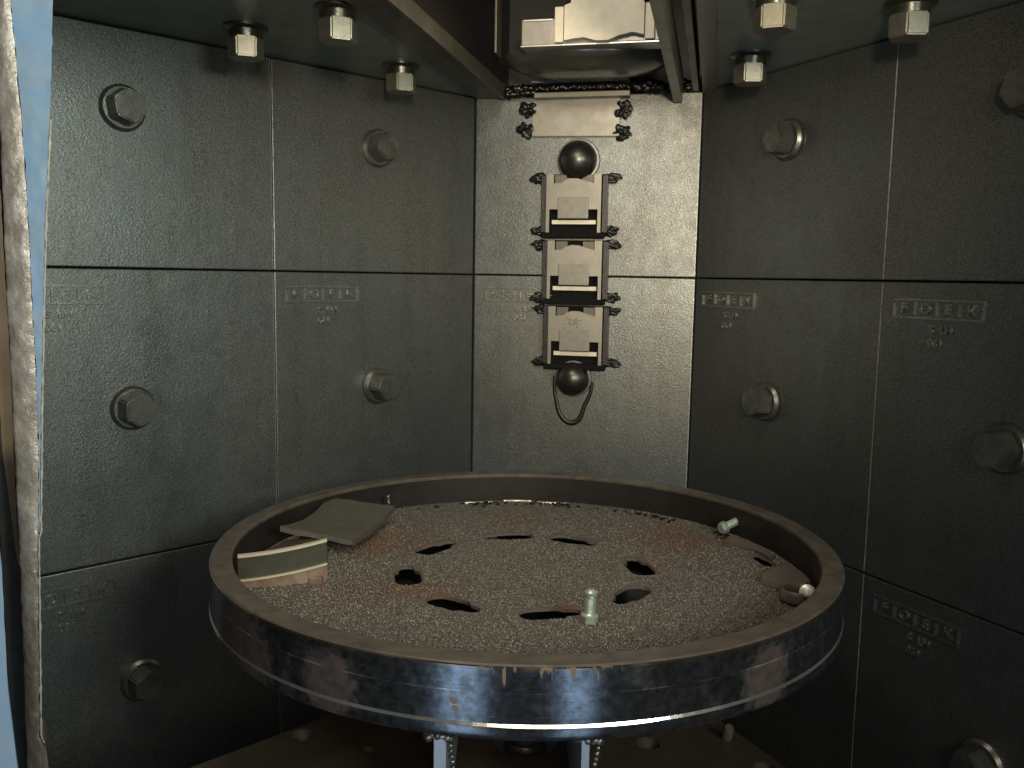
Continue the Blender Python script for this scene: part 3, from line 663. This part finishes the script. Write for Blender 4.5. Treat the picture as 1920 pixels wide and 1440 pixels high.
# ------------------------------------------------------------------ STEEL SHOT on the table floor
def shot_mesh(n, seed):
    rng = np.random.default_rng(seed)
    R = TR-TT-0.002
    r = R*np.sqrt(rng.random(n*2)); a = rng.random(n*2)*2*np.pi
    x = r*np.cos(a); y = r*np.sin(a)
    # density: thick towards the front and centre, thin at the rusty back patches
    dens = np.clip(1.15-0.85*np.clip((y-0.02)/0.20, 0, 1), 0.12, 1)
    dens *= 1-0.75*np.exp(-(((x+0.145)**2+(y-0.075)**2)/0.055**2)) 
    dens *= 1-0.70*np.exp(-(((x-0.155)**2+(y-0.095)**2)/0.045**2))
    dens *= 1-0.60*np.exp(-(((x+0.10)**2+(y+0.055)**2)/0.035**2))
    ax, ay, bx, by = -0.2215-TX, 0.7030-TY, -0.1530-TX, 0.7250-TY
    tt_ = np.clip(((x-ax)*(bx-ax)+(y-ay)*(by-ay))/((bx-ax)**2+(by-ay)**2), 0, 1)
    dd = np.hypot(x-ax-tt_*(bx-ax), y-ay-tt_*(by-ay))
    dens = np.maximum(dens, np.exp(-(dd/0.012)**2))
    dens *= 0.55+0.45*(np.sin(x*70+np.sin(y*55)*2)*np.sin(y*61+1.3+np.sin(x*43))*0.5+0.5)+0.25
    keep = rng.random(n*2) < dens
    for c, t, nn, L1, L2, w in slots:
        dx = x-c.x; dy = y-c.y; u = dx*t.x+dy*t.y; v = dx*nn.x+dy*nn.y
        keep &= ~((u > -L1-.001) & (u < L2+.001) & (np.abs(v) < w+.0015))
    x = x[keep][:n]; y = y[keep][:n]; m = len(x)
    rad = rng.uniform(0.00034, 0.00074, m)
    z = rad*0.5 + rng.random(m)*0.0007
    base = np.array([[1, 0, 0], [-1, 0, 0], [0, 1, 0], [0, -1, 0], [0, 0, 1], [0, 0, -1]], float)
    tri = np.array([[0, 2, 4], [2, 1, 4], [1, 3, 4], [3, 0, 4], [2, 0, 5], [1, 2, 5], [3, 1, 5], [0, 3, 5]])
    q = rng.normal(size=(m, 4)); q /= np.linalg.norm(q, axis=1)[:, None]
    w, i, j, k = q.T
    Rm = np.stack([1-2*(j*j+k*k), 2*(i*j-k*w), 2*(i*k+j*w), 2*(i*j+k*w), 1-2*(i*i+k*k), 2*(j*k-i*w), 2*(i*k-j*w), 2*(j*k+i*w), 1-2*(i*i+j*j)], 1).reshape(m, 3, 3)
    sc = rad[:, None]*rng.uniform(0.6, 1.3, (m, 3))
    V = np.einsum('nij,vj->nvi', Rm*sc[:, None, :], base) + np.stack([x, y, z], 1)[:, None, :]
    Fc = (tri[None]+(np.arange(m)*6)[:, None, None]).reshape(-1, 3)
    me = bpy.data.meshes.new('steel_shot')
    me.vertices.add(m*6); me.vertices.foreach_set('co', V.reshape(-1))
    me.loops.add(len(Fc)*3); me.loops.foreach_set('vertex_index', Fc.reshape(-1))
    me.polygons.add(len(Fc)); me.polygons.foreach_set('loop_start', np.arange(len(Fc))*3)
    me.update(calc_edges=True); me.validate(); return me
o = link('steel_shot', shot_mesh(85000, 3), 'shot', None, Matrix.Translation((TX, TY, FLZ)))
tag(o, 'fine grey brown steel shot scattered over the turntable floor', 'steel shot', kind='stuff')

# ------------------------------------------------------------------ THINGS ON THE TABLE
def arc_prism(name, a, b, sag, z0, z1, d0, d1, nseg=16, tilt=0.0, bev=0.0):
    """bar following an arc in plan from a to b, front offset d0, back offset d1"""
    a = Vector(a); b = Vector(b); d = (b-a).normalized(); n = Vector((-d.y, d.x)); L = (b-a).length
    bm = bmesh.new(); rings = []
    for i in range(nseg+1):
        f = i/nseg; p = a + d*L*f - n*sag*4*f*(1-f)*-1*-1
        zr = tilt*f
        rings.append([bm.verts.new((*(p+n*d0), z0+zr)), bm.verts.new((*(p+n*d1), z0+zr)), bm.verts.new((*(p+n*d1), z1+zr)), bm.verts.new((*(p+n*d0), z1+zr))])
    for r, s in zip(rings, rings[1:]):
        for k in range(4): bm.faces.new((r[k], r[(k+1) % 4], s[(k+1) % 4], s[k]))
    bm.faces.new(rings[0]); bm.faces.new(rings[-1])
    if bev: bmesh.ops.bevel(bm, geom=[e_ for e_ in bm.edges if len(e_.link_faces) == 2 and e_.calc_face_angle(0) > 0.6], offset=bev, segments=2, affect='EDGES')
    return bm_mesh(bm, name)
A, Bp = (-0.2215, 0.7050), (-0.1530, 0.7270)
e = tag(empty('curved_channel', Vector((-0.187, 0.716, FLZ))), 'rusty curved channel segment with two bright edges lying against the left rim', 'curved channel')
def ch(nm, z0, z1, d0, d1, mat, bev=0.0, a=A, b=Bp, k0=1.0):
    me = arc_prism(nm, a, b, 0.0035, z0, z1, d0, d1, bev=bev)
    for v in me.vertices:
        f = ((v.co.x-a[0])/(b[0]-a[0])); v.co.z += 0.0085*min(1.2, max(-.1, f*0.6+f*f*0.4))*(k0 if v.co.z < z1-0.002 else 1.0) - 0.0045
    me.transform(Matrix.Translation((0.187, -0.716, -FLZ)))
    return link(nm, me, mat, e)
ch('lower_flange', FLZ+0.0052, FLZ+0.0102, 0.0, 0.022, 'rust', 0.0008, k0=0.0)
ch('edge_lip', FLZ+0.0104, FLZ+0.0118, -0.0006, 0.004, 'pale_lip', 0.0004)
ch('web', FLZ+0.0119, FLZ+0.0300, 0.0016, 0.014, 'channel', 0.0006)
ch('top_lip', FLZ+0.0302, FLZ+0.0324, 0.0004, 0.0052, 'pale_lip', 0.0006)
link('foot', box_me('foot', (0.020, 0.002, 0.0), (0.031, 0.010, 0.006), 0.001), 'rust', e)
# warped pad
def pad():
    P1 = Vector((-0.2090, 0.790, -0.2290)); P2 = Vector((-0.1900, 0.915, -0.2330)); P3 = Vector((-0.1200, 0.905, -0.2390)); P4 = Vector((-0.1450, 0.800, -0.2440))
    bm = bmesh.new(); n = 14; G = []
    for i in range(n+1):
        row = []
        for j in range(n+1):
            u, v = i/n, j/n
            p = P1*(1-u)*(1-v)+P2*(1-u)*v+P3*u*v+P4*u*(1-v)
            p += Vector((0, 0, -0.007*math.sin(PI*v)*(1-u*0.5) + 0.0012*noise.noise(p*60)))
            q = max(abs(u-.5), abs(v-.5))
            row.append(p)
        G.append(row)
    top = [[bm.verts.new(p) for p in r] for r in G]; bot = [[bm.verts.new(p-Vector((0, 0, 0.005))) for p in r] for r in G]
    for i in range(n):
        for j in range(n):
            bm.faces.new((top[i][j], top[i+1][j], top[i+1][j+1], top[i][j+1])); bm.faces.new((bot[i][j], bot[i][j+1], bot[i+1][j+1], bot[i+1][j]))
    for i in range(n):
        bm.faces.new((top[i][0], bot[i][0], bot[i+1][0], top[i+1][0])); bm.faces.new((top[i][n], top[i+1][n], bot[i+1][n], bot[i][n]))
        bm.faces.new((top[0][i], top[0][i+1], bot[0][i+1], bot[0][i])); bm.faces.new((top[n][i], bot[n][i], bot[n][i+1], top[n][i+1]))
    return bm_mesh(bm, 'warped_plate', True, 40)
tag(link('warped_plate', pad(), 'rubber'), 'dark warped four-sided plate lying tilted behind the curved channel on the table', 'loose plate')
tag(link('broken_shard', prism_me('broken_shard', [(-0.218, 0.745), (-0.205, 0.792), (-0.178, 0.797), (-0.160, 0.765), (-0.175, 0.742)], FLZ+0.0005, FLZ+0.016, 'z', 0.002), 'lower'),
    'low brown scrap piece between the curved channel and the warped plate', 'scrap')

# screws
def screw(mw, lab, k=1.0, mat='zinc', hexh=True):
    e = tag(empty('loose_screw', mw), lab, 'screw', 'loose zinc screws left on the turntable')
    bm = bmesh.new()
    hex_profile(bm, [(0.0064*k, 0), (0.0064*k, 0.0050*k)]); bmesh.ops.bevel(bm, geom=list(bm.edges), offset=0.0006*k, segments=2, affect='EDGES')
    link('screw_head', bm_mesh(bm, 'screw_head', True, 30), mat, e)
    prof = [(0.0068*k, 0.0051*k), (0.0068*k, 0.0063*k), (0.0050*k, 0.0070*k)]
    z = 0.0075*k
    for i in range(8):
        prof += [(0.0044*k, z), (0.0036*k, z+0.0008*k)]; z += 0.00155*k
    prof += [(0.0030*k, z+0.0004*k), (0.0046*k, z+0.0012*k), (0.0048*k, z+0.0040*k), (0.0030*k, z+0.0052*k), (0.0002, z+0.0053*k)]
    link('shank', lathe_me('shank', prof, 28, True, 30), mat, e)
    return e
screw(Matrix.Translation((0.0612, 0.6445, FLZ+0.0006)) @ Matrix.Rotation(0.03, 4, 'Y'), 'greenish zinc screw standing upright on its head beside the front slot', 1.0)
def aim(P, d, roll=0.0):
    return Matrix.Translation(P) @ Vector(d).to_track_quat('Z', 'Y').to_matrix().to_4x4() @ Matrix.Rotation(roll, 4, 'Z')
screw(aim((0.2130, 0.8760, FLZ+0.0085), (0.82, 0.50, 0.22)), 'zinc screw lying against the back right rim', 0.92)
screw(aim((0.2392, 0.6900, FLZ+0.010), (-0.25, -0.90, 0.35)), 'pale round ended screw on the floor lug at far right of table', 0.95, 'white_zinc')

# bright slivers and crumbs at the back rim
def sliver(a0, a1, r, z, w, h, name='metal_sliver'):
    bm = bmesh.new(); n = max(3, int((a1-a0)/0.02)); prev = None
    for i in range(n+1):
        a = a0+(a1-a0)*i/n; ww = w*(0.35+0.65*math.sin(PI*min(max(i/n, .05), .95)))
        q = [bm.verts.new((TX+(r+dr)*math.cos(a), TY+(r+dr)*math.sin(a), z+dz)) for dr, dz in ((-ww, 0), (ww, 0), (0, h))]
        if prev:
            for k in range(3): bm.faces.new((prev[k], prev[(k+1) % 3], q[(k+1) % 3], q[k]))
        else: bm.faces.new(q)
        prev = q
    bm.faces.new(prev); return bm_mesh(bm, name)
for a0, a1, r, lab in ((1.72, 1.85, 0.236, 'left bright steel sliver along the back of the table floor'),
                       (1.36, 1.50, 0.236, 'right bright steel sliver along the back of the table floor'),
                       (1.53, 1.66, 0.2415, 'thin bright sliver at the foot of the back rim, between two others')):
    tag(link('metal_sliver', sliver(a0, a1, r, FLZ+0.0005, 0.0009, 0.0014), 'cbolt'), lab, 'metal sliver', 'bright slivers at the back rim')
rr = random.Random(5)
bm = bmesh.new()
for i in range(150):
    a = rr.choice((rr.gauss(1.78, 0.05), rr.gauss(1.42, 0.06), rr.gauss(0.95, 0.10), rr.gauss(0.52, 0.03), rr.uniform(0.3, 2.6)))
    r = 0.236 - abs(rr.gauss(0, 0.006))
    add_blob(bm, (TX+r*math.cos(a), TY+r*math.sin(a), FLZ+0.001), rr.uniform(.0008, .0024), i, 0.8, 1, (1.3, 1, .7))
tag(link('grit_crumbs', bm_mesh(bm, 'grit_crumbs', False), 'weld'), 'dark shiny crumbs of grit gathered along the back rim of the table', 'grit', kind='stuff')

# ------------------------------------------------------------------ DOOR JAMB at the left
Rc = [(-0.2092, 0.1206), (-0.2115, 0.0856), (-0.2138, 0.0619), (-0.2171, 0.0257), (-0.22, -0.0138), (-0.2233, -0.0645), (-0.2268, -0.1272), (-0.228, -0.1304), (-0.2298, -0.1812), (-0.2316, -0.2312), (-0.2288, -0.2396), (-0.2279, -0.2481), (-0.2285, -0.32)]
Bc = [(-0.2292, 0.1204), (-0.2270, 0.0736), (-0.2263, 0.0497), (-0.2258, 0.0182), (-0.2259, -0.0139), (-0.2256, -0.0492), (-0.2262, -0.0900), (-0.2285, -0.1272)]
Lc = [(-0.2369, 0.1202), (-0.2368, 0.0663), (-0.2373, 0.0375), (-0.2377, 0.0008), (-0.2377, -0.0367), (-0.2378, -0.075), (-0.2379, -0.1115), (-0.2382, -0.1488), (-0.2389, -0.1951), (-0.2399, -0.2483), (-0.241, -0.32)]
def ext(c):                                            # continue upward out of the picture
    (x0, z0), (x1, z1) = c[0], c[1]; s = (x0-x1)/(z0-z1)
    return [(x0+s*(0.30-z0), 0.30)] + list(c)
def interp(c, z):
    for (xa, za), (xb, zb) in zip(c, c[1:]):
        if za >= z >= zb: return xa+(xb-xa)*(za-z)/max(za-zb, 1e-6)
    return c[-1][0] if z < c[-1][1] else c[0][0]
SLANT = Vector((-0.56, 1.0, 0.0))
def strip(name, left, right, z0, z1, Y, depth, nx, nz, lump, freq, bulge=0.0, seed=0.0):
    bm = bmesh.new(); F_ = []
    for i in range(nz+1):
        z = z1+(z0-z1)*i/nz; xl, xr = left(z), right(z); row = []
        for j in range(nx+1):
            u = j/nx; p = Vector((xl+(xr-xl)*u, Y, z))
            nz_ = noise.noise(Vector((p.x, 0, p.z*0.8))*freq + Vector((seed, 0, 0))) + 0.6*noise.noise(Vector((p.x, 3, p.z))*freq*2.3)
            p.y -= bulge*math.sin(PI*u)**0.7 + lump*nz_
            if j in (0, nx): p.x += 0.00045*noise.noise(Vector((seed+j, 0, z*220)))
            row.append(bm.verts.new(p))
        F_.append(row)
    for i in range(nz):
        for j in range(nx): bm.faces.new((F_[i][j], F_[i+1][j], F_[i+1][j+1], F_[i][j+1]))
    d = SLANT*depth
    bk = [[bm.verts.new(r[0].co+d), bm.verts.new(r[-1].co+d)] for r in F_]
    for i in range(nz):
        bm.faces.new((F_[i][0], bk[i][0], bk[i+1][0], F_[i+1][0])); bm.faces.new((F_[i][-1], F_[i+1][-1], bk[i+1][1], bk[i][1]))
        bm.faces.new((bk[i][0], bk[i][1], bk[i+1][1], bk[i+1][0]))
    me = bm_mesh(bm, name, True, 50); me.transform(Matrix.Translation((0.23, -0.42, 0))); return me
Re, Be, Le = ext(Rc), ext(Bc), ext(Lc)
jb = tag(empty('door_jamb', Vector((-0.23, 0.42, 0))), 'blue painted door jamb with rough whitish bead at the left edge', 'door jamb')
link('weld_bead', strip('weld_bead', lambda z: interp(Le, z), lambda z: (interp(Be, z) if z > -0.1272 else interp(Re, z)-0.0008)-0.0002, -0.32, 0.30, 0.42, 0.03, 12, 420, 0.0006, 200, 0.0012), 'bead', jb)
link('painted_face', strip('painted_face', lambda z: interp(Be, z), lambda z: max(interp(Re, z)-0.0009, interp(Be, z)+0.0003), -0.1265, 0.30, 0.42, 0.03, 8, 260, 0.0005, 120, 0.0, 4.0), 'blue', jb)
link('bare_edge', strip('bare_edge', lambda z: interp(Re, z)-0.0008, lambda z: interp(Re, z), -0.235, 0.068, 0.4205, 0.002, 2, 300, 0.0003, 260, 0.0, 9.0), 'edge', jb)
tanR = [(-0.2500, 0.30), (-0.2495, 0.0316), (-0.2494, -0.0148), (-0.2491, -0.0517), (-0.2496, -0.0922), (-0.2498, -0.1335), (-0.2499, -0.1502)]
tanL = [(-0.275, 0.30), (-0.2617, 0.1259), (-0.2557, -0.0149), (-0.2552, -0.0923), (-0.2527, -0.1224), (-0.2505, -0.1502)]
link('seal', strip('seal', lambda z: -0.2620, lambda z: interp(Le, z)*1.065+0.0030, -0.40, 0.30, 0.446, 0.02, 6, 120, 0.0004, 200, 0.0, 2.0), 'seal', jb)
link('inner_strip', strip('inner_strip', lambda z: interp(tanL, z)-0.0, lambda z: max(interp(tanR, z), interp(tanL, z)+0.0002), -0.150, 0.30, 0.440, 0.004, 4, 100, 0.0002, 60, 0.0, 6.0), 'tan', jb)
bl = [(-0.2300, 0.05), (-0.2268, -0.0916), (-0.2235, -0.1299), (-0.2237, -0.1892), (-0.2212, -0.2247), (-0.2180, -0.30)]
bp = strip('door_panel', lambda z: -0.262, lambda z: interp(bl, z), -0.40, -0.075, 0.38, 0.006, 4, 40, 0.0001, 40, 0.0, 1.0)
tag(link('door_panel', bp, 'blue', None, Matrix.Translation((-0.23, 0.42, 0))), 'sliver of smooth blue door panel at the bottom left corner', 'door')
